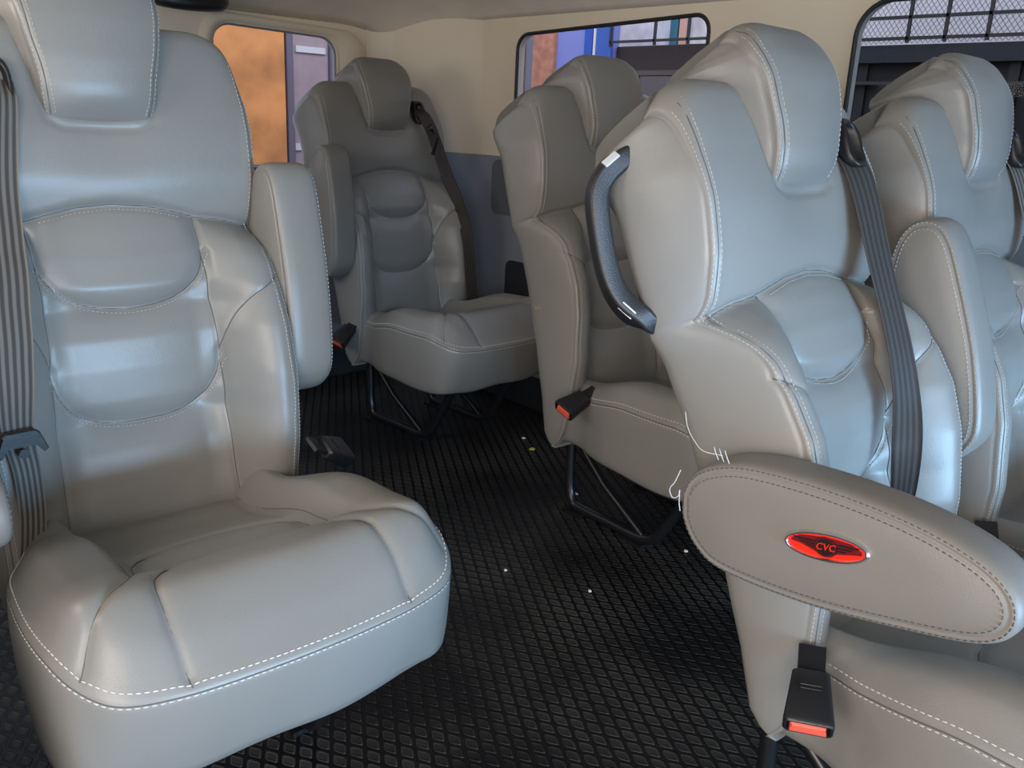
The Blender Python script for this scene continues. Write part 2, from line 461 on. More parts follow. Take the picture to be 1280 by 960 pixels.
# ------------------------------------------------------------------ seat: cushion
CO = [(0, .055), (-.11, .055), (-.172, .040), (-.192, 0), (-.199, -.06), (-.218, -.11), (-.240, -.18), (-.249, -.26), (-.250, -.33), (-.244, -.385), (-.227, -.424), (-.198, -.452), (-.14, -.468), (-.07, -.475), (0, -.477)]
def cushion_outline(n=420):
    P = CO + [(-x, y) for x, y in CO[-2:0:-1]]
    P = P+[P[0]]
    c = np.array(catmull(P, 30)); 
    d = np.r_[0, np.cumsum(np.linalg.norm(np.diff(c, axis=0), axis=1))]
    t = np.linspace(0, d[-1], n, endpoint=False)
    return np.stack([np.interp(t, d, c[:, 0]), np.interp(t, d, c[:, 1])], -1)
CV = [(-.13, -.300), (-.09, -.292), (-.03, -.290), (.03, -.290), (.09, -.292), (.13, -.300)]
PL = [(.117, .03), (.120, -.05), (.124, -.16), (.128, -.24), (.132, -.300)]
FR = [(.05, -.306), (.095, -.317), (.122, -.340), (.135, -.375), (.138, -.42), (.136, -.466)]
RA = [(0, -.165), (.04, -.170), (.08, -.186), (.108, -.212), (.118, -.250)]
BO = [(.132, -.300), (.160, -.345), (.193, -.380), (.228, -.415)]
OUT = cushion_outline()
def edge_z(x, y): return .446 + .031*sst(-.05, -.24, y) - .031*sst(-.36, -.475, y)
def cush_top(x, y, de):
    ax = np.abs(x)
    z = edge_z(x, y) + .030*(1-np.exp(-de/.026))
    roll = .018*np.exp(-((y+.385)/.065)**2)
    z = z + roll*sst(0, .04, de)
    z = z + .019*np.exp(-((ax-.200)/.055)**2)*np.exp(-((y+.245)/.165)**2)*sst(0, .03, de)
    zone = sst(.155, .105, ax)*sst(-.325, -.272, y)
    z = z - (.034 + .012*sst(-.25, -.05, y))*zone
    z = z - .010*sst(-.0, .1, y)
    g = groove(pdist(ax, y, PL), .004, .004)*1.0 + groove(pdist(ax, y, PL), .004, .013)
    g = g + groove(pdist(x, y, CV), .004, .005) + groove(pdist(x, y, CV), .005, .016)
    g = g + groove(pdist(ax, y, FR), .004, .004) + groove(pdist(ax, y, FR), .003, .012)
    g = g + groove(pdist(ax, y, RA), .003, .0035) + groove(pdist(ax, y, RA), .003, .010)
    g = g + groove(pdist(ax, y, BO), .0035, .004) + groove(pdist(ax, y, BO), .003, .012)
    return z - g*sst(0, .012, de)
def build_cushion():
    b = MB(); n = len(OUT); c0 = np.array([0, -.22])
    rings = []
    cen = np.array([0, -.22])
    S = np.r_[np.linspace(0.01, .86, 64), np.linspace(.87, 1.0, 22)]
    nxt = np.roll(OUT, -1, 0)-np.roll(OUT, 1, 0); nxt /= np.linalg.norm(nxt, axis=1)[:, None]
    nor = np.stack([nxt[:, 1], -nxt[:, 0]], -1)
    if (nor*(OUT-cen)).sum() < 0: nor = -nor
    tops = []
    for s in S:
        P = cen+(OUT-cen)*s
        de = np.linalg.norm(OUT-cen, axis=1)*(1-s)*.93
        z = cush_top(P[:, 0], P[:, 1], de)
        e = np.clip(1-de/.007, 0, 1); z = z - .003*(1-np.sqrt(np.clip(1-e*e*.98, 0, 1)))
        tops.append([(P[i, 0], P[i, 1], z[i]) for i in range(n)])
    rings = tops[::1]
    ez = np.array([p[2] for p in tops[-1]])
    sides = [(.0003, .0012), (-.0010, .0026), (.0002, .0046), (.0012, .011), (.002, .030), (.0025, .05), (.002, .075), (.001, .10), (-.001, .122), (-.003, .137), (-.008, .143), (-.03, .145)]
    hb = .145
    yy = OUT[:, 1]
    for off, dz in sides:
        lean = -.028*(dz/hb)*sst(-.40, -.47, yy)       # front face tucks back towards its foot
        o2 = off+lean
        zb = ez - (ez-.322+.003*np.sin(yy*23)*np.sin(OUT[:, 0]*31))*dz/hb
        rings.append([(OUT[i, 0]+nor[i, 0]*o2[i], OUT[i, 1]+nor[i, 1]*o2[i], zb[i]) for i in range(n)])
    b.loft(rings)
    Rr = np.array(rings); order0 = [i for i in range(n)]
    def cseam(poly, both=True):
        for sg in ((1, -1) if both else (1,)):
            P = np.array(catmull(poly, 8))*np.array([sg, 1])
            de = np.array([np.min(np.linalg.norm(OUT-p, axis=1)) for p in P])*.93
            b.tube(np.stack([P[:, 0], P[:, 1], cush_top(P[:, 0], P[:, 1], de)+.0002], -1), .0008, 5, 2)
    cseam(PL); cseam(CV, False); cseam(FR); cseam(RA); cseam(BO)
    # perimeter double stitch on the visible front and sides
    idx = [i for i in range(n) if OUT[i, 1] < .0]
    k0 = next(i for i in range(n) if OUT[i, 1] < 0 and OUT[i-1, 1] >= 0)
    order = [(k0+k) % n for k in range(len(idx))]
    Rr = np.array(rings)
    iin = int(np.argmin(np.abs(S-.984))); top = Rr[iin]
    b.stitch([top[i]+np.array([0, 0, .0004]) for i in order], [(nor[i, 0]*.4, nor[i, 1]*.4, 1) for i in order], ln=.0055, w=.0014, step=.0080)
    low = Rr[len(S)+2]
    b.stitch([low[i] for i in order], [(nor[i, 0], nor[i, 1], .2) for i in order], ln=.0055, w=.0014, step=.0080)
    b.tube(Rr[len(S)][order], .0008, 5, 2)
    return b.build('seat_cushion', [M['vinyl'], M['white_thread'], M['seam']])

# ------------------------------------------------------------------ seat: armrest
ARM = [(.113, .0), (.108, -.032), (.085, -.062), (.045, -.077), (-.057, -.073), (-.163, -.054), (-.228, -.036), (-.252, -.010), (-.247, .022), (-.215, .046), (-.15, .062), (-.06, .067), (.03, .061), (.078, .045), (.103, .024)]
def build_armrest(thick=.066, dark=True, outer_only=False, mat='arm'):
    b = MB(); P = ARM+[ARM[0]]
    c = np.array(catmull(P, 24)); d = np.r_[0, np.cumsum(np.linalg.norm(np.diff(c, axis=0), axis=1))]
    n = 220; t = np.linspace(0, d[-1], n, endpoint=False)
    O = np.stack([np.interp(t, d, c[:, 0]), np.interp(t, d, c[:, 1])], -1)
    ta = np.roll(O, -1, 0)-np.roll(O, 1, 0); ta /= np.linalg.norm(ta, axis=1)[:, None]
    no = np.stack([ta[:, 1], -ta[:, 0]], -1)
    cen = np.array([-.07, .012])
    if (no*(O-cen)).sum() < 0: no = -no
    rings = []; h = thick/2
    def face(sg, seq):
        for off, xx in seq:
            if off <= -.03:
                s = 1+off*10 if False else max(.02, 1+(off+.0)/.085)
                Q = cen+(O-cen)*s
            else: Q = O+no*off
            rings.append([(sg*xx, q[0], q[1]) for q in Q])
    seq = [(-.083, h+.004), (-.06, h+.0036), (-.04, h+.0028)]
    sq2 = [(-.014, h+.0005), (-.011, h-.0008), (-.0095, h-.0025), (-.008, h-.0012), (-.005, h-.002), (-.002, h-.005), (0, h-.010), (.001, h*.4)]
    full = seq+sq2
    face(-1, full); face(1, full[::-1])
    b.loft(rings)
    R = np.array(rings); m = len(full)
    for i, ri in ((0, 3), (1, 7), (2, len(rings)-4), (3, len(rings)-8)):
        sg = -1 if i < 2 else 1
        if outer_only and i > 1: continue
        q = R[ri]; pts = [q[k]+np.array([sg*.0004, 0, 0]) for k in range(n)]+[q[0]]
        b.stitch(pts, [(sg, no[k % n, 0]*(.7 if ri in (7, len(rings)-8) else 0), no[k % n, 1]*(.7 if ri in (7, len(rings)-8) else 0)) for k in range(n+1)], ln=.0042, w=.0009, step=.0064)
    return b.build('armrest', [M[mat], M['dark_thread'] if dark else M['thread']])

def text_mesh(txt, size, ext, name='t'):
    cu = bpy.data.curves.new(name, 'FONT'); cu.body = txt; cu.size = size; cu.extrude = ext; cu.align_x = 'CENTER'; cu.align_y = 'CENTER'; cu.shear = .3
    ob = bpy.data.objects.new(name, cu); C.objects.link(ob)
    bpy.context.view_layer.update()
    me = bpy.data.meshes.new_from_object(ob.evaluated_get(bpy.context.evaluated_depsgraph_get()))
    vs = [tuple(v.co) for v in me.vertices]; fs = [tuple(p.vertices) for p in me.polygons]
    bpy.data.objects.remove(ob); bpy.data.curves.remove(cu); bpy.data.meshes.remove(me)
    return vs, fs

def build_badge(parent):
    """oval winged badge, built flat in (a, b) and set on the outer face (x = -h)"""
    A, B = .046, .0165
    def P(a, b_, x): return (x, -a, b_)           # a runs forward
    mb = MB(); n = 64
    rr = []
    for k, (s, x) in enumerate(((1.0, 0), (1.0, -.003), (.95, -.0052), (.90, -.0052), (.86, -.0025), (.86, 0))):
        rr.append([P(A*math.cos(2*PI*i/n)*(s if s > .99 else 1-(1-s)*.75), B*math.sin(2*PI*i/n)*(s if s > .99 else 1-(1-s)*2.0), x) for i in range(n)])
    vs = [p for r in rr for p in r]; fs = []
    for i in range(len(rr)-1):
        for k in range(n): fs.append((i*n+k, i*n+(k+1) % n, (i+1)*n+(k+1) % n, (i+1)*n+k))
    mb.add(vs, fs, 0)
    mb.add([P(A*.90*math.cos(2*PI*i/n), B*.735*math.sin(2*PI*i/n), -.0026) for i in range(n)], [tuple(range(n))], 1)
    def poly(pts, x, mi): mb.add([P(a, b_, x) for a, b_ in pts], [tuple(range(len(pts)))], mi)
    # maroon lens field, dark wings and their strips
    L = [(-.037, .0040), (-.028, .0085), (-.012, .0098), (0, .0102), (.012, .0098), (.028, .0075), (0.038, .001), (.038, -.0025), (.028, -.0035), (.012, -.006), (0, -.0078), (-.012, -.0062), (-.026, -.001), (-.038, .0015)]
    poly(L, -.0029, 3)
    for sg in (1, -1):
        for i in range(3):
            y0 = .0042-i*.0031; e = .037-i*.007
            poly([(sg*.012, y0+.0010), (sg*e, y0+.0016-.001*sg), (sg*(e-.004), y0-.0006-.001*sg), (sg*.012, y0-.0010)], -.0032, 2)
    mb.add([P(.0128*math.cos(2*PI*i/40), .0108*math.sin(2*PI*i/40), -.0034) for i in range(40)], [tuple(range(40))], 2)
    mb.add([P(.0112*math.cos(2*PI*i/40), .0102*math.sin(2*PI*i/40), -.0036) for i in range(40)], [tuple(range(40))], 3)
    mb.add([P(.0102*math.cos(2*PI*i/40), .0092*math.sin(2*PI*i/40), -.0038) for i in range(40)], [tuple(range(40))], 2)
    vs, fs = text_mesh('CVC', .0105, .0004)
    mb.add([(-.0042-z, -x, y) for x, y, z in vs], fs, 1)
    o = mb.build('badge', [M['chrome'], M['badge_red'], M['badge_black'], M['badge_maroon']], parent, autos=.6)
    return o

# ------------------------------------------------------------------ seat: buckle, handle, belt, legs
def build_buckle(parent, loc, R, stalk=.034):
    """local: z along the buckle towards its button end, x width, y thickness"""
    b = MB()
    def T(p): return tuple(Vector(loc)+R @ Vector(p))
    def ring(z, hw, ht, k=.006):
        pts = []
        for sx, sy in ((1, 1), (-1, 1), (-1, -1), (1, -1)):
            for a in range(5):
                an = (0 if (sx, sy) == (1, 1) else PI/2 if (sx, sy) == (-1, 1) else PI if (sx, sy) == (-1, -1) else 1.5*PI)+a*PI/8
                pts.append(T((sx*(hw-k)+k*math.cos(an), sy*(ht-k)+k*math.sin(an), z)))
        return pts
    rg = [ring(-.032, .0185, .009), ring(-.030, .0205, .0105), ring(0, .0235, .0125), ring(.026, .0265, .014), ring(.031, .0265, .014), ring(.033, .0250, .0125),
          ring(.033, .0225, .0105, .003), ring(.027, .0220, .0100, .003)]
    b.loft(rg)
    # recessed slot line on the broad face
    vs = []
    for x0, x1, z0, z1 in ((-.011, .011, -.012, -.0075),):
        b.tube([T((x0, .0122, z0)), T((x1, .0122, z0)), T((x1, .0124, z1)), T((x0, .0124, z1))], .0006, 6, 0, True)
    # stalk strap
    b.box(T((0, 0, -.032-stalk/2)), (.030, .006, stalk), R)
    o = b.build('buckle', M['black_plastic'], parent, autos=.7)
    r = MB()
    vs = [T(p) for p in ((-.0195, -.0085, .028), (.0195, -.0085, .028), (.0195, .004, .028), (-.0195, .004, .028), (-.0195, -.0085, .0345), (.0195, -.0085, .0345), (.0165, .002, .0325), (-.0165, .002, .0325))]
    r.add(vs, [(3, 2, 1, 0), (4, 5, 6, 7), (0, 1, 5, 4), (1, 2, 6, 5), (2, 3, 7, 6), (3, 0, 4, 7)])
    bt = r.build('release_button', M['red'], o, smooth=False, bevel=.0008)
    bt['label'] = 'red release button'
    return o

def strip(path, width_dirs, widths, name, mat, parent, thick=.0014):
    """webbing: path points, lateral direction and half width at each"""
    P = np.array(catmull(path, 2)); D = np.array(catmull(width_dirs, 2)); D /= np.linalg.norm(D, axis=1)[:, None]
    Wd = np.array(catmull([(w, 0) for w in widths], 2))[:, 0]
    me = bpy.data.meshes.new(name); vs = []; fs = []; uvs = []
    T = np.gradient(P, axis=0); T /= np.linalg.norm(T, axis=1)[:, None]
    L = np.r_[0, np.cumsum(np.linalg.norm(np.diff(P, axis=0), axis=1))]
    cols = 9
    for s in (1, -1):
        base = len(vs)
        for i in range(len(P)):
            nn = np.cross(T[i], D[i]); nn /= np.linalg.norm(nn)
            for k in range(cols):
                u = k/(cols-1)*2-1
                vs.append(tuple(P[i]+D[i]*Wd[i]*u+nn*(s*thick/2+.0012*math.cos(u*2.2)*0)))
        for i in range(len(P)-1):
            for k in range(cols-1):
                a = base+i*cols+k; q = (a, a+1, a+cols+1, a+cols)
                fs.append(q if s > 0 else q[::-1])
                ua, ub = k/(cols-1), (k+1)/(cols-1); uq = [(ua, L[i]), (ub, L[i]), (ub, L[i+1]), (ua, L[i+1])]
                uvs.append(uq if s > 0 else uq[::-1])
    h = len(P)*cols
    for i in range(len(P)-1):
        for k in (0, cols-1):
            a = i*cols+k; fs.append((a, a+cols, a+cols+h, a+h)); uvs.append([(0, L[i]), (0, L[i+1]), (0, L[i+1]), (0, L[i])])
    me.from_pydata(vs, [], fs); uvl = me.uv_layers.new(name='UVMap')
    flat = [c for f in uvs for c in f]
    for i, c in enumerate(flat): uvl.data[i].uv = c
    me.materials.append(mat); me.polygons.foreach_set('use_smooth', [True]*len(fs)); me.update()
    o = bpy.data.objects.new(name, me); C.objects.link(o)
    if parent: o.parent = parent
    return o

def belt_slot(parent, x, y, z, sg):
    """dark moulded slot the webbing leaves the shoulder by"""
    b = MB(); rings = []
    for (s, dy) in ((1.0, .02), (1.0, -.004), (.86, -.008), (.74, -.004), (.70, .012)):
        rings.append([(x+.021*s*math.copysign(abs(math.cos(a))**.6, math.cos(a)), y+dy+ (.034*s*math.sin(a))*.42, z+.034*s*math.copysign(abs(math.sin(a))**.7, math.sin(a))) for a in np.linspace(0, 2*PI, 32, endpoint=False)])
    b.loft(rings)
    return b.build('belt_guide', M['black_plastic'], parent)

def build_leg(parent, x):
    b = MB()
    rr = .0125
    side = catmull([(x, .035, .20), (x, .035, .12), (x, .032, .055), (x, .015, .020), (x, -.02, .0135), (x, -.10, .0135), (x, -.20, .0135), (x, -.245, .030), (x, -.275, .075), (x, -.32, .15), (x, -.35, .205)], 8)
    b.tube(side, rr, 12)
    b.tube([(x, .02, .19), (x, -.08, .10), (x, -.21, .02)], .009, 10)
    b.box((x, .0, .004), (.05, .06, .008)); b.box((x, -.19, .004), (.05, .07, .008))
    o = b.build('leg_frame', M['steel_black'], parent, autos=.8)
    for y in (.015, -.175, -.212):
        k = MB(); k.cyl((x+.018, y, .006), (x+.018, y, .014), .008, 6); k.cyl((x+.018, y, .005), (x+.018, y, .0085), .012, 16)
        k.build('bolt', M['bolt'], o, autos=.5)
    return o
def build_pan(parent):
    b = MB(); b.box((0, -.17, .200), (.34, .40, .012)); b.box((0, .03, .19), (.26, .03, .03)); b.box((0, -.30, .19), (.26, .03, .03))
    return b.build('seat_pan', M['steel_black'], parent, smooth=False, bevel=.003)

# prototypes (meshes shared by the copies)
proto = {'backrest': build_backrest(), 'headrest': build_headrest(), 'seat_cushion': build_cushion(), 'armrest': build_armrest(), 'armrest_pale': build_armrest(thick=.076, dark=False, outer_only=True, mat='vinyl')}
for k in ('backrest', 'headrest', 'seat_cushion', 'armrest', 'armrest_pale'):
    me_ = proto[k].data; bpy.data.objects.remove(proto[k]); proto[k] = me_

SEATS = 'vinyl passenger seats in the cabin'
PIV = Vector((0, 0, .45-FZ))
def lean(o, rec):
    """tilt a back part about the foot of the backrest"""
    R = Matrix.Rotation(-rec, 4, 'X'); T = Matrix.Translation(PIV + Vector((0, 0, rec*.13))) @ R @ Matrix.Translation(-PIV)
    o.matrix_basis = T @ o.matrix_basis
def seat(x, y, rz, rec, label, side, arm, sc=1.):
    """side = -1: the aisle edge (armrest, buckle) is at local -x, +1: at +x"""
    r = empty('passenger_seat', (x, y, 0), rz); r.scale = (sc, sc, sc); tag(r, label, 'seat', SEATS)
    p = {}
    for k in ('backrest', 'headrest', 'seat_cushion'):
        o = inst(k, proto[k], r); o.location = (0, 0, -FZ); p[k] = o
    for k in ('backrest', 'headrest'):
        if side > 0: p[k].scale.z = 1.022; p[k].location.z -= .022*.45
        lean(p[k], rec)
    if arm is not None:
        o = inst('armrest', proto['armrest' if arm == 'down' else 'armrest_pale'], r)
        piv = Vector((side*.252, .05, .635-FZ))
        if arm == 'down': R = Matrix.Rotation(0, 4, 'X')
        else: R = Matrix.Rotation(arm, 4, 'X')
        # pivot point of the arm profile is (y .05, z 0)
        o.matrix_basis = Matrix.Translation(piv) @ R @ Matrix.Translation((0, -.05, 0))
        if side > 0: o.scale.x = -1
        p['armrest'] = o
    for sx in (-.12, .12): build_leg(r, sx)
    build_pan(r)
    return r, p

def back_pt(x, z, out=.003):
    return (x, float(back_front(np.array([x]), np.array([z]))[0])-out, z-FZ)
def lean_pts(pts, rec):
    R = Matrix.Rotation(-rec, 3, 'X')
    return [tuple(PIV + Vector((0, 0, rec*.13)) + R @ (Vector(p)-PIV)) for p in pts]

# ------------------------------------------------------------------ the seats
sA, pA = seat(.444, 1.256, math.radians(-.9), .002, 'large grey vinyl seat in the left foreground, cushion and backrest in full view', +1, -1.60, 1.017)
sB, pB = seat(1.581, 2.181, math.radians(4.0), .003, 'small dark-looking grey seat in the far corner beside the rear window, armrest raised', -1, -1.52, 1.01)
sC, pC = seat(1.594, 1.32, math.radians(-1.5), -.026, 'grey seat in the right row without armrest, between the corner seat and the grab-handle seat', -1, None)
sD, pD = seat(1.07, .447, math.radians(1.85), .111, 'near grey seat with black grab handle and lowered armrest with a red oval badge', -1, 'down', .988)
sE, pE = seat(1.582, .442, math.radians(1.24), .059, 'grey seat at the right edge under the mesh-screened window, armrest raised', -1, -1.75, .988)
sF, pF = seat(-.125, 1.24, math.radians(-.9), .002, 'grey seat cut off by the left edge, only armrest tip and cushion side visible', +1, 'down', 1.017)

def buckle(r, loc, d, n):
    d = Vector(d).normalized(); n = Vector(n); n = (n-d*n.dot(d)).normalized(); w = n.cross(d)
    R = Matrix((w, n, d)).transposed()
    return build_buckle(r, loc, R)
buckle(sD, (-.268, -.072, .326), (-.76, -.42, -.50), (-.75, -.36, .56))
buckle(sC, (-.245, -.085, .325), (-.90, .10, -.35), (-.4, -.3, .85))
buckle(sB, (-.250, -.010, .290), (-.75, .0, -.60), (-.5, -.3, .8))
buckle(sA, (.276, -.040, .362), (.75, .35, -.42), (.1, -.5, .85))
buckle(sE, (-.262, -.070, .320), (-.5, -.4, -.75), (-.7, -.4, .56))

def zf(p): return (p[0], p[1], p[2]-FZ)
def belt(r, rec, path, dirs, wid, mat):
    d = np.array(catmull(path, 5)); dd = catmull(dirs, 5); ww = [float(v[0]) for v in catmull([(w_, 0) for w_ in wid], 5)]
    q = []
    for (x, y, z), w_ in zip(d, ww):
        if z < 1.0:
            zs_ = z - (.016*float(sst(.86, .96, z)))
            xs_ = np.clip(x + np.array([-w_, -w_*.5, 0, w_*.5, w_])*.8, -.205, .205)
            y = min([y]+[float(back_front(xs_, np.full(5, zs_+q_)).min())-.003 for q_ in (-.024, -.016, -.008, 0, .008)])
        q.append((x, y, z-FZ))
    yy = np.array([p[1] for p in q]); yp = np.pad(yy, 7, mode='edge'); ker = np.hanning(17)[1:-1]; ker /= ker.sum()
    ys = np.convolve(yp, ker, mode='valid'); ys = np.minimum(ys, yy+.004)-.003
    q = [(p[0], float(c), p[2]) for p, c in zip(q, ys)]
    P = lean_pts(q, rec); dirs = dd; wid = ww
    return strip(P, dirs, wid, 'seat_belt', mat, r)
# belt of the grab-handle seat: from the shoulder slot, twisting as it falls to the lap
bD = belt(sD, .111, [(.128, .128, 1.030), (.128, .096, 1.008), (.126, .072, .95), (.122, .052, .87), (.117, .022, .78), (.103, -.008, .69), (.082, -.020, .60), (.068, -.020, .53), (.060, -.015, .47)],
     [(1, 0, .1), (1, -.2, .2), (1, -.1, .25), (1, -.05, .2), (1, -.1, .2), (.9, -.3, .2), (.55, -.8, .2), (.35, -.9, .1), (.3, -.9, .1)], [.022, .025, .029, .030, .028, .025, .019, .014, .013], M['webbing'])
bE = belt(sE, .059, [(.132, .128, 1.030), (.136, .092, 1.00), (.150, .066, .92), (.170, .052, .84), (.190, .015, .72), (.20, -.03, .60), (.205, -.05, .48)],
     [(1, 0, .1), (1, -.2, .2), (1, -.2, .2), (1, -.2, .2), (1, -.3, .1), (1, -.3, .1), (1, -.3, .1)], [.02, .023, .023, .023, .022, .021, .02], M['webbing_pale'])
bB = belt(sB, .003, [(.120, .124, 1.045), (.128, .084, 1.025), (.150, .066, .965), (.172, .060, .90), (.184, .045, .82), (.190, .010, .74), (.196, -.02, .66), (.203, -.045, .57), (.208, -.065, .49), (.210, -.06, .45)],
     [(1, 0, .1), (1, -.2, .2), (1, -.1, .2), (1, -.1, .2), (.8, -.5, .2), (.4, -.9, .1), (.9, -.3, .1), (1, -.2, .1), (1, -.2, .1), (1, -.2, .1)], [.018, .02, .022, .022, .02, .018, .02, .023, .023, .022], M['webbing'])
bA = belt(sA, .002, [(-.125, .124, 1.040), (-.130, .080, 1.015), (-.142, .078, .93), (-.152, .070, .85), (-.168, .022, .75), (-.178, -.02, .67), (-.184, -.055, .61), (-.180, -.062, .56), (-.180, -.062, .50), (-.186, -.058, .44)],
     [(1, 0, -.1), (1, .2, -.1), (1, .1, -.05), (1, .1, -.05), (1, .15, -.05), (1, .2, .0), (1, .2, .0), (1, .2, .05), (1, .2, .1), (1, .2, .1)], [.02, .022, .0235, .0235, .0235, .0225, .019, .017, .017, .018], M['webbing_pale'])
for r, rec, x in ((sD, .111, .128), (sE, .059, .132), (sB, .003, .120), (sA, .002, -.130)):
    g = belt_slot(r, x, .100, 1.035-FZ, 1); lean(g, rec)
pF['armrest'].location += Vector((.030, -.02, -.035))

def tongue(parent, loc, rx, ry, rz, sc=1.):
    """belt tongue: black moulded trapezoid with the webbing slot, a rivet and a steel blade"""
    b = MB(); R = Euler((rx, ry, rz)).to_matrix()
    def T(x, y, z): return tuple(Vector(loc)+R @ Vector((x*sc, y*sc, z*sc)))
    prof = [(-.031, -.012), (-.026, -.016), (-.018, -.004), (.018, -.004), (.026, -.016), (.031, -.012), (.022, .012), (.016, .016), (-.016, .016), (-.022, .012)]
    rings = [[T(x*s, y, z*s) for x, z in prof] for y, s in ((.006, .94), (.004, 1.), (-.004, 1.), (-.006, .94))]
    b.loft(rings)
    o = b.build('belt_tongue', M['black_plastic'], parent, smooth=False)
    k = MB(); k.cyl(T(0, -.0055, -.012), T(0, -.0095, -.012), .0062*sc, 14)
    k.build('rivet', M['black_plastic'], parent, autos=.5).name = 'rivet'
    return o
tongue(bA, (-.184, -.068, .602-FZ), 0, 0, math.radians(4))
t = MB(); 
tb = tongue(bB, (.140, .058, .985-FZ), math.radians(-20), math.radians(35), 0, .75)
bl = MB(); bl.box((.132, .040, .940-FZ), (.020, .003, .055), Euler((.2, .15, .3)).to_matrix()); bl.box((.132, .0385, .955-FZ), (.011, .003, .012), Euler((.2, .15, .3)).to_matrix(), 1)
bl.build('tongue_blade', [M['black_plastic'], M['bolt']], bB, smooth=False, bevel=.0012)

# grab handle on the rear edge of the near seat
def rrect(hw, hh, k=.005):
    out = []
    for q, (sx, sy) in enumerate(((1, 1), (-1, 1), (-1, -1), (1, -1))):
        for a in range(4):
            an = q*PI/2+a*PI/6; out.append((sx*(hw-k)+k*math.cos(an), sy*(hh-k)+k*math.sin(an)))
    return out
def sweep(b, path, up, sect, mi=0):
    P = [Vector(p) for p in path]; rings = []
    for i, p in enumerate(P):
        t = (P[min(i+1, len(P)-1)]-P[max(i-1, 0)]).normalized(); u = Vector(up); u = (u-t*u.dot(t)).normalized(); w = t.cross(u)
        hw, hh = sect[i] if isinstance(sect, list) else sect
        rings.append([tuple(p+w*a+u*c) for a, c in rrect(hw, hh)])
    b.loft(rings, mi)
gh = MB()
path = [(-.208, .222, .890), (-.222, .232, .884), (-.236, .243, .868), (-.246, .248, .842), (-.247, .241, .79), (-.246, .229, .742), (-.240, .214, .712), (-.228, .196, .694), (-.208, .182, .688)]
path = [tuple(p) for p in catmull(path, 4)]
sect = [(.0185, .0125) if 3 < i < len(path)-4 else (.0185, .0135) for i in range(len(path))]
sweep(gh, path, (-.8, .6, 0), sect)
hd = gh.build('grab_handle', M['handle'], sD, autos=.9); hd['label'] = 'black grab handle'
def plate(parent, c, axis, n):
    a = Vector(axis).normalized(); n = Vector(n); n = (n-a*n.dot(a)).normalized(); w = a.cross(n)
    R = Matrix((w, a, n)).transposed(); b = MB(); b.box(c, (.0115, .0215, .003), R)
    return b.build('screw_cover', M['white_plastic'], parent, smooth=False, bevel=.0008)
plate(hd, (-.2425, .228, .8865), (-.014, .011, -.014), (-.75, -.2, .6))
plate(hd, (-.2500, .198, .704), (.010, -.018, -.018), (-.9, -.3, -.1))
lean(hd, .111); hd.location.z += .012

bg = build_badge(pD['armrest']); bg.location = (-.0362, -.072, .006); bg['label'] = 'red oval badge reading CVC in a chrome rim'
bg.rotation_euler = (math.radians(-11), 0, 0)
# loose pale sewing threads at the rear of the lowered armrest
th = MB()
th.tube(catmull([(-.0355, .060, .064), (-.036, .085, .062), (-.030, .102, .068), (-.022, .118, .078), (-.012, .130, .092)], 6), .0006, 6)
for k in range(3): th.tube(catmull([(-.037, .050+k*.007, .058), (-.038, .054+k*.007, .066), (-.036, .058+k*.007, .071)], 4), .0006, 6)
th.tube(catmull([(-.036, .112, .030), (-.038, .117, .014), (-.038, .123, .003), (-.038, .118, -.006), (-.037, .111, -.002), (-.037, .110, .006), (-.036, .1095, -.010), (-.036, .107, -.020)], 6), .0006, 6)
x = th.build('loose_thread', M['white_plastic'], pD['armrest']); x['label'] = 'loose white sewing thread'
# small tear in the side of the row seat's backrest
tr = MB()
for k in range(5):
    tr.tube([(-.2205-.002*(k % 2), .058+.006*k, .622-FZ+.004*(k % 3)), (-.2235, .060+.006*k, .628-FZ+.003*((k+1) % 3)), (-.2205, .0635+.006*k, .626-FZ)], .0016, 6)
x = tr.build('frayed_tear', plain('torn_backing', (.42, .36, .24), .8), sC); x['label'] = 'small frayed tear'

# ------------------------------------------------------------------ the cabin
XR, XL, YB, YF = 1.98, -.36, 2.72, -1.25
def rounded(y0, y1, z0, z1, r, n=8):
    pts = []
    for cy, cz, a0 in ((y1-r, z1-r, 0), (y0+r, z1-r, PI/2), (y0+r, z0+r, PI), (y1-r, z0+r, 1.5*PI)):
        for k in range(n+1):
            a = a0+k*PI/2/n; pts.append((cy+r*math.cos(a), cz+r*math.sin(a)))
    return pts
def panel(name, outer, holes, M4, mat, thick=.03, parent=None):
    cu = bpy.data.curves.new(name, 'CURVE'); cu.dimensions = '2D'; cu.fill_mode = 'BOTH'; cu.extrude = thick/2
    for pl in [outer]+holes:
        sp = cu.splines.new('POLY'); sp.points.add(len(pl)-1); sp.use_cyclic_u = True
        for p, q in zip(sp.points, pl): p.co = (q[0], q[1], 0, 1)
    ob = bpy.data.objects.new(name, cu); C.objects.link(ob); bpy.context.view_layer.update()
    me = bpy.data.meshes.new_from_object(ob.evaluated_get(bpy.context.evaluated_depsgraph_get()))
    bpy.data.objects.remove(ob); bpy.data.curves.remove(cu)
    me.transform(M4); me.materials.clear(); me.materials.append(mat); me.name = name
    o = bpy.data.objects.new(name, me); C.objects.link(o)
    if parent: o.parent = parent
    return o
MX = lambda X: Matrix(((0, 0, 1, X), (1, 0, 0, 0), (0, 1, 0, 0), (0, 0, 0, 1)))         # (a, b) -> (X, a, b)
MY = lambda Y: Matrix(((1, 0, 0, 0), (0, 0, 1, Y), (0, 1, 0, 0), (0, 0, 0, 1)))         # (a, b) -> (a, Y, b)
def rim_tube(loop, r, name, mat, parent=None, sect=None):
    b = MB(); b.tube(loop, r, 8, 0, True); return b.build(name, mat, parent)

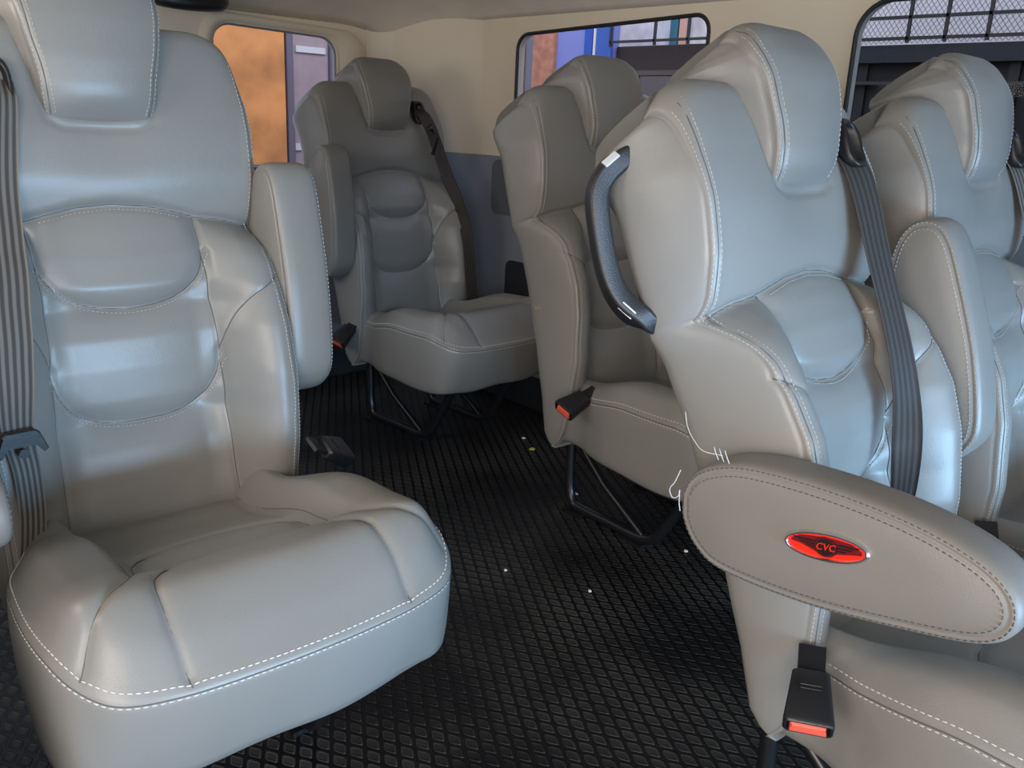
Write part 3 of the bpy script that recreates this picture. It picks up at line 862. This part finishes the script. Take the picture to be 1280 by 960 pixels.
# floor with the diamond mat
b = MB(); b.add([(XL-.05, YF, 0), (XR+.05, YF, 0), (XR+.05, YB+.05, 0), (XL-.05, YB+.05, 0), (XL-.05, YF, -.05), (XR+.05, YF, -.05), (XR+.05, YB+.05, -.05), (XL-.05, YB+.05, -.05)],
      [(0, 1, 2, 3), (7, 6, 5, 4), (0, 4, 5, 1), (1, 5, 6, 2), (2, 6, 7, 3), (3, 7, 4, 0)])
struct(b.build('floor', M['floor'], smooth=False))

# ceiling, domed headliner coming down to the window heads
def ceil_z(x, y):
    ex = max(0, (x-1.66)/.34, (XL+.30-x)/.34); ey = max(0, (y-2.30)/.44)
    return 1.315-.105*min(1, ex)**2.2-.13*min(1, ey)**2.4
b = MB(); nx, ny = 60, 80; vs = []
for k in range(2):
    for j in range(ny+1):
        for i in range(nx+1):
            x = XL-.02+(XR-XL+.04)*i/nx; y = YF+(YB+.02-YF)*j/ny; vs.append((x, y, ceil_z(x, y)+.03*k))
fs = []; q = (nx+1)*(ny+1)
for j in range(ny):
    for i in range(nx):
        a = j*(nx+1)+i; f = (a, a+1, a+nx+2, a+nx+1); fs.append(f[::-1]); fs.append(tuple(p+q for p in f))
def bord(a, c): fs.append((a, c, c+q, a+q))
for i in range(nx): bord(i, i+1); bord(ny*(nx+1)+i, ny*(nx+1)+i+1)
for j in range(ny): bord(j*(nx+1), (j+1)*(nx+1)); bord(j*(nx+1)+nx, (j+1)*(nx+1)+nx)
b.add(vs, fs); struct(b.build('ceiling', M['headliner']))

# right wall: beige upper lining with two windows, blue-grey lower lining
YC0 = 2.33
w1 = rounded(1.445, 2.165, .815, 1.170, .045); w1 = [(y, z+.026*(2.165-y)/.72*(z > 1)) for y, z in w1]
w2 = rounded(.10, 1.045, .790, 1.200, .075)
w3 = rounded(-1.15, -.05, .790, 1.200, .075)
ZU = .80
o = panel('wall_right', [(YF, 0), (YC0, 0), (YC0, 1.24), (YF, 1.24)], [w1, w2, w3], MX(XR+.015), M['beige']); struct(o)
o.data.materials.append(M['grey_trim'])
lw = panel('trim_1', [(YF, 0), (YC0, 0), (YC0, ZU), (2.20, ZU), (2.19, .79), (YF, .775)], [], MX(XR-.008), M['grey_trim'], .014); struct(lw, 'blue-grey lower wall lining')
def pane(n, loop, M4, mat, sealr, depth, frame_mat=None):
    g = panel('window_%d' % n, loop, [], M4, mat, .004); struct(g)
    pts = [tuple(M4 @ Vector((a, c, depth))) for a, c in loop]
    s = MB(); s.tube(pts, sealr, 8, 0, True); s.build('window_seal', frame_mat or M['rubber'], g)
    return g
pane(1, w1, MX(XR+.012), M['glass'], .0055, -.012)
pane(2, w2, MX(XR+.012), M['tint_glass'], .0055, -.012)
pane(3, w3, MX(XR+.012), M['tint_glass'], .0055, -.012)
# pockets moulded into the lower lining near the corner
def pocket(name, loop, M4, mat, depth=.012):
    return panel(name, loop, [], M4, mat, depth)
o = pocket('trim_2', rounded(1.93, 2.24, .615, .79, .03), MX(XR-.018), plain('pocket_grey', (.10, .11, .128), .55), .012); struct(o, 'rounded recess panel in the lower lining')
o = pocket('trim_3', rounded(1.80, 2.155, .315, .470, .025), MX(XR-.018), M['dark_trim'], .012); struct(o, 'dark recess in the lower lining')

# rounded corner pillar between the right and rear walls
xc, yc = 1.86, YB
plan = catmull([(XR+.002, YC0-.03), (XR, YC0+.01), (XR-.018, YC0+.09), (XR-.055, YC0+.20), (XR-.092, YC0+.30), (xc-.002, YB-.035), (xc-.05, YB-.006), (xc-.08, YB-.004)], 6)
def sheet(name, z0, z1, off, mat):
    b = MB(); N = len(plan); P = np.array(plan); T = np.gradient(P, axis=0); T /= np.linalg.norm(T, axis=1)[:, None]
    Nn = np.stack([-T[:, 1], T[:, 0]], -1); Q = P+Nn*off; Q2 = P+Nn*(off-.02)
    vs = []
    for q, q2 in zip(Q, Q2): vs += [(*q, z0), (*q, z1), (*q2, z1), (*q2, z0)]
    fs = [(4*i+k, 4*i+(k+1) % 4, 4*i+4+(k+1) % 4, 4*i+4+k) for i in range(N-1) for k in range(4)]
    fs += [(3, 2, 1, 0), tuple(4*(N-1)+k for k in range(4))]
    b.add(vs, fs); return b.build(name, mat, autos=.7)
struct(sheet('wall_corner', ZU-.01, 1.25, .0, M['beige']))
struct(sheet('trim_4', 0, ZU, .006, M['grey_trim']), 'blue-grey lower lining of the corner pillar')

# rear wall with the door window
rw = rounded(1.235, 1.668, .735, 1.152, .06); rw = [(x, z+.012*(1.668-x)/.43*(z > 1)) for x, z in rw]
rw2 = rounded(.05, 1.0, .735, 1.165, .06)
o = panel('wall_rear', [(XL, 0), (xc+.01, 0), (xc+.01, 1.24), (XL, 1.24)], [rw, rw2], MY(YB+.015), M['beige']); struct(o)
o = panel('trim_5', [(XL, .0), (xc, .0), (xc, .70), (XL, .70)], [], MY(YB-.006), M['grey_trim'], .014); struct(o, 'blue-grey rear door lining')
g = pane(4, rw, MY(YB+.012), M['glass'], .006, .0, M['grey_trim'])
g5 = pane(5, rw2, MY(YB+.012), M['glass'], .006, .0, M['grey_trim'])
def frame(n, loop, outer, Y):
    fr = MB(); a = [Vector((x, Y, z)) for x, z in loop]; c = [Vector((x, Y, z)) for x, z in outer]; N = len(a)
    r1 = [p+Vector((0, .012, 0)) for p in a]; r2 = [p+(q-p)*.18+Vector((0, -.014, 0)) for p, q in zip(a, c)]; r3 = [p+(q-p)*.75+Vector((0, -.020, 0)) for p, q in zip(a, c)]; r4 = [q+Vector((0, .005, 0)) for q in c]
    rings = [r1, r2, r3, r4]; vs = [p for r in rings for p in r]; fs = []
    for i in range(3):
        for k in range(N): fs.append((i*N+k, i*N+(k+1) % N, (i+1)*N+(k+1) % N, (i+1)*N+k))
    fr.add(vs, fs); return fr.build('window_frame', M['beige'])
ro = rounded(1.185, 1.79, .695, 1.178, .09); ro = [(x, z+.02*(1.79-x)/.6*(z > 1)) for x, z in ro]
f = frame(4, rw, ro, YB); f.name = 'trim_6'; struct(f, 'beige moulded frame of the rear window')
sl = MB(); sl.box((1.45, YB-.012, .727), (.43, .02, .016)); struct(sl.build('trim_7', plain('lilac_sill', (.17, .16, .33), .4), smooth=False, bevel=.003), 'lilac-grey window sill strip')
cl = MB(); cl.tube([(x, YB-.022, z+.004) for x, z in ro[9:-9]], .004, 6) if False else None

# left wall (behind the left seats), with its windows and the open doorway
l1 = rounded(.95, 2.2, .80, 1.17, .06)
o = panel('wall_left', [(.55, 0), (YB, 0), (YB, 1.24), (.55, 1.24)], [l1], MX(XL-.015), M['beige']); struct(o)
o = panel('trim_8', [(.55, 0), (YB, 0), (YB, .78), (.55, .78)], [], MX(XL+.006), M['grey_trim'], .014); struct(o, 'blue-grey lower lining of the left wall')
pane(6, l1, MX(XL-.012), M['tint_glass'], .008, .012)
o = panel('trim_9', [(YF, 1.14), (.56, 1.14), (.56, 1.24), (YF, 1.24)], [], MX(XL-.015), M['beige'], .03); struct(o, 'beige doorway header')
# grey base skirts
b = MB(); b.box((XR-.03, .55, .05), (.05, 3.5, .10)); struct(b.build('baseboard_right', M['dark_trim'], smooth=False, bevel=.01))
b = MB(); b.box((.75, YB-.04, .055), (2.2, .06, .11)); struct(b.build('baseboard_rear', M['dark_trim'], smooth=False, bevel=.01))
# dark handle moulding over the rear window
b = MB(); b.tube(catmull([(1.02, YB-.10, 1.20), (1.05, YB-.13, 1.192), (1.12, YB-.14, 1.190), (1.20, YB-.12, 1.198), (1.23, YB-.08, 1.21)], 6), .022, 10)
o = b.build('ceiling_handle', M['black_plastic']); tag(o, 'black moulded handle on the ceiling edge above the rear window', 'handle')

# ------------------------------------------------------------------ bits on the floor
k = 0
for (x, y, s, mat, lab) in ((1.679, 1.698, .010, 'leaf', 'yellow scrap on the black mat in front of the corner seat'),
                            (1.545, 1.40, .009, 'litter', 'white scrap on the mat under the row seat without armrest'),
                            (1.216, 1.042, .004, 'litter', 'tiny white crumb in the middle of the aisle mat'),
                            (1.518, 1.028, .006, 'litter', 'white crumb on the mat behind the badge armrest'),
                            (1.137, 1.212, .004, 'litter', 'tiny pale crumb on the mat right of the large left seat'),
                            (1.72, 1.78, .006, 'litter', 'small white crumb by the legs of the corner seat')):
    b = MB(); n = 7; rr = [(x+s*(.7+.5*random.random())*math.cos(2*PI*i/n), y+s*(.7+.5*random.random())*math.sin(2*PI*i/n)) for i in range(n)]
    b.loft([[(p[0], p[1], .0015) for p in rr], [(x+(p[0]-x)*.8, y+(p[1]-y)*.8, .004+.001*(i % 2)) for i, p in enumerate(rr)]])
    tag(b.build('litter_scrap', M[mat], smooth=False), lab, 'litter', 'litter on the floor mat')

# ------------------------------------------------------------------ outside the windows
GZ = -.55
def slab(name, c, d, mat, label, cat, group=None):
    b = MB(); b.box(c, d); return tag(b.build(name, mat, smooth=False, bevel=.004), label, cat, group)
b = MB(); b.box((2, 2, GZ-.05), (14, 14, .1)); struct(b.build('ground', plain('concrete', (.28, .27, .26), .9, noise=.15, nscale=2), smooth=False))
rust = plain('rusty_orange', (.60, .26, .085), .8, noise=.28, nscale=6)
rust2 = plain('rust_red', (.42, .19, .12), .85, noise=.25, nscale=22)
lil = plain('lilac_grey_paint', (.13, .115, .155), .6); lil2 = plain('pinkish_grey_sheet', (.34, .27, .29), .7, noise=.08, nscale=12)
slab('rusty_pillar', (2.06, 4.25, .6), (.43, .1, 2.3), rust, 'wide rusty orange pillar seen through the rear window', 'pillar')
slab('steel_post', (2.30, 4.215, .6), (.036, .05, 2.3), lil, 'thin lilac steel post right of the orange pillar', 'post')
o = slab('sheet_door', (2.56, 4.28, .6), (.47, .06, 2.3), lil2, 'pinkish-grey sheet door behind the thin lilac post', 'door')
for z0, h_, y_, x0, w_ in ((1.215, .030, 4.245, 2.445, .17), (.735, .035, 4.245, 2.37, .05)):
    b = MB(); b.box((x0, y_, z0), (w_, .01, h_)); b.build('white_strip', M['white_plastic'], o, smooth=False)
b = MB(); b.box((2.56, 4.24, .6), (.022, .03, 2.3)); b.build('door_edge', lil, o, smooth=False)
# seen through the first side window
slab('brick_column', (3.32, 3.60, .6), (.08, .12, 2.3), plain('brown_brick', (.27, .15, .12), .9, noise=.3, nscale=18), 'narrow brown brick column at the left of the side window', 'column')
slab('grey_pipe', (3.32, 3.50, .6), (.06, .07, 2.3), plain('blue_grey_paint', (.15, .17, .22), .6), 'blue-grey vertical post beside the brown brick column', 'post')
slab('rusty_column', (3.32, 3.40, .6), (.08, .15, 2.3), rust2, 'speckled rust-red column between the grey post and the blue door', 'column')
o = slab('blue_door', (3.33, 3.14, .6), (.05, .37, 2.3), plain('periwinkle_paint', (.20, .24, .56), .5, noise=.06, nscale=5), 'blue painted steel door with a white edge line', 'door')
for y_, w_, mm in ((3.10, .05, plain('deep_blue', (.02, .09, .42), .5)), (3.06, .016, M['white_plastic']), (3.00, .10, plain('mid_blue', (.04, .11, .42), .5))):
    b = MB(); b.box((3.298, y_, .6), (.012, w_, 2.3)); b.build('door_stripe', mm, o, smooth=False)
o = slab('brown_wall', (3.36, 2.45, .30), (.06, 1.00, 1.94), plain('brown_wall', (.034, .024, .022), .8, noise=.1, nscale=6), 'dark brown low wall under the bright barred opening', 'wall')
b = MB(); b.box((3.32, 2.45, 1.15), (.03, 1.00, .022)); b.build('ledge', plain('grey_brown', (.075, .062, .06), .7), o, smooth=False)
b = MB(); b.box((3.32, 2.60, 1.06), (.03, .34, .15)); b.build('pale_panel', plain('mauve_grey', (.10, .085, .09), .7), o, smooth=False)
white = plain('whitewashed_wall', (.88, .87, .88), .85, noise=.2, nscale=12)
slab('white_wall', (3.75, 3.05, 1.00), (.06, 1.6, 3.0), white, 'whitewashed wall seen through the window bars', 'wall')
slab('teal_post', (3.62, 2.835, .6), (.04, .045, 2.3), plain('teal_paint', (.04, .15, .22), .6), 'teal post in front of the whitewashed wall', 'post')
slab('salmon_post', (3.62, 2.785, .6), (.04, .035, 2.3), plain('salmon_paint', (.60, .36, .28), .7), 'salmon post right of the teal post', 'post')
dk = plain('dark_iron', (.025, .022, .024), .6)
def bars(name, ys, zs, y0, y1, z0, z1, X, r, label):
    root = empty(name, (X, (y0+y1)/2, z0)); tag(root, label, 'window bars')
    for z in zs:
        b = MB(); b.box((0, 0, z-z0), (r, y1-y0, r)); b.build('rail', dk, root, smooth=False)
    for y in ys:
        b = MB(); b.box((0, y-(y0+y1)/2, (z1-z0)/2), (r, r, z1-z0)); b.build('upright', dk, root, smooth=False)
    return root
bars('window_bars', [2.945, 2.684, 2.50], [1.285], 2.30, 2.95, 1.265, 1.75, 3.28, .011, 'thin dark bars in front of the whitewashed wall')
# seen through the second side window: expanded metal mesh above a dark wall
o = slab('dark_wall', (3.36, .54, .28), (.06, 2.8, 1.92), plain('near_black_wall', (.007, .007, .009), .7, noise=.2, nscale=3), 'near-black wall below the bright mesh screen', 'wall')
b = MB(); b.box((3.31, .54, 1.205), (.05, 2.8, .06)); b.build('blue_beam', plain('dark_blue_beam', (.007, .012, .020), .6, noise=.3, nscale=7), o, smooth=False)
b = MB(); b.box((3.30, .54, 1.105), (.03, 2.8, .012)); b.box((3.30, .54, .90), (.03, 2.8, .010)); b.build('thin_rail', plain('grey_rail', (.03, .03, .032), .5), o, smooth=False)
for y_ in (2.0, 1.75, 1.47, 1.28, 1.02, .7, .35):
    b = MB(); b.box((3.325, y_-.3, .62), (.02, .035, 1.2)); b.build('wall_batten', plain('batten', (.013, .0125, .014), .6), o, smooth=False)
slab('bright_wall', (3.95, .5, 1.0), (.05, 4.0, 3.0), plain('bright_render', (.90, .88, .90), .9), 'pale wall glowing behind the mesh screen', 'wall')
b = MB(); dy, dz = .019, .0125
for i in range(-4, 140):
    y0 = -.85+i*dy
    for sg in (1, -1):
        pts = []
        for k in range(41):
            z = 1.24+k*dz; y = y0+ (dy/2)*(k % 2)*sg
            pts.append((3.30, y, z))
        vs = []; 
        for p in pts: vs += [(p[0], p[1]-.0017, p[2]), (p[0], p[1]+.0017, p[2])]
        b.add(vs, [(2*k, 2*k+1, 2*k+3, 2*k+2) for k in range(40)])
o = b.build('mesh_screen', plain('galvanised_mesh', (.30, .28, .30), .6), smooth=False); tag(o, 'expanded metal mesh screen above the near-black wall', 'screen')
bars('iron_bars', [1.53, 1.40, 1.26, 1.13, 1.0, .85], [1.325, 1.255], -.85, 1.75, 1.24, 1.75, 3.27, .011, 'dark bars crossing the metal mesh screen')

# ------------------------------------------------------------------ light
w = bpy.data.worlds.new('sky'); bpy.context.scene.world = w; w.use_nodes = True
bgn = w.node_tree.nodes['Background']; bgn.inputs['Color'].default_value = (.76, .87, 1.0, 1); bgn.inputs['Strength'].default_value = 1.25
def area(name, loc, target, size, power, col, spread=180):
    la = bpy.data.lights.new(name, 'AREA'); la.shape = 'RECTANGLE'; la.size, la.size_y = size; la.energy = power; la.color = col; la.spread = math.radians(spread)
    o = bpy.data.objects.new(name, la); C.objects.link(o); o.location = loc
    o.rotation_euler = (Vector(target)-Vector(loc)).to_track_quat('-Z', 'Y').to_euler(); return o
area('low_front_cool_fill', (1.1, -1.5, .34), (1.1, 1.2, .28), (1.9, .45), 15, (.36, .66, 1.0), 70)  # added cool lamp, kept near floor level to tint the lower seat fronts blue
area('rear_cabin_fill', (-.30, 1.58, 1.0), (1.6, 1.9, .95), (1.15, .32), 9, (1.0, .93, .84))  # added warm fill inside the left pane, brightens the rear lining and seats
area('side_facade_fill', (2.35, 1.6, 2.6), (3.8, 2.0, 1.2), (1.0, 3.5), 42, (1, .98, .96))  # added lamp above the sight line, brightens the walls outside the side windows
area('rear_facade_fill', (2.2, 3.1, 2.5), (2.3, 4.25, .9), (1.5, .6), 25, (1, .95, .9))  # added unseen lamp, brightens the pillar and door behind the rear window
area('doorway_daylight', (-.75, -.25, .85), (1.0, .7, .55), (1.2, .9), 25, (1.0, .83, .68))

sp_ = bpy.data.lights.new('corner_seat_fill_spot', 'SPOT'); sp_.energy = 75; sp_.color = (.45, .70, 1.0); sp_.spot_size = math.radians(19); sp_.spot_blend = 1.0; sp_.shadow_soft_size = .12  # added narrow blue spot beside the camera, lifts the far corner seat
so = bpy.data.objects.new('corner_seat_fill_spot', sp_); C.objects.link(so); so.location = (.05, -.55, .98)
so.rotation_euler = (Vector((1.60, 2.05, .42))-so.location).to_track_quat('-Z', 'Y').to_euler()

# ------------------------------------------------------------------ camera
cam = bpy.data.cameras.new('camera'); cam.sensor_width = 36; cam.lens = 36*1094.7/1280; cam.clip_start = .02
co = bpy.data.objects.new('camera', cam); C.objects.link(co)
pit, roll, yaw = math.radians(16.701), math.radians(2.614), math.radians(43.026)
f = Vector((math.sin(yaw)*math.cos(pit), math.cos(yaw)*math.cos(pit), -math.sin(pit)))
r = Vector((math.cos(yaw), -math.sin(yaw), 0)); u = r.cross(f)
r2 = r*math.cos(roll)+u*math.sin(roll); u2 = u*math.cos(roll)-r*math.sin(roll)
co.matrix_world = Matrix(((r2.x, u2.x, -f.x, 0), (r2.y, u2.y, -f.y, 0), (r2.z, u2.z, -f.z, 1.0324-FZ), (0, 0, 0, 1)))
bpy.context.scene.camera = co
sc = bpy.context.scene
sc.view_settings.view_transform = 'Standard'; sc.view_settings.exposure = 0.1
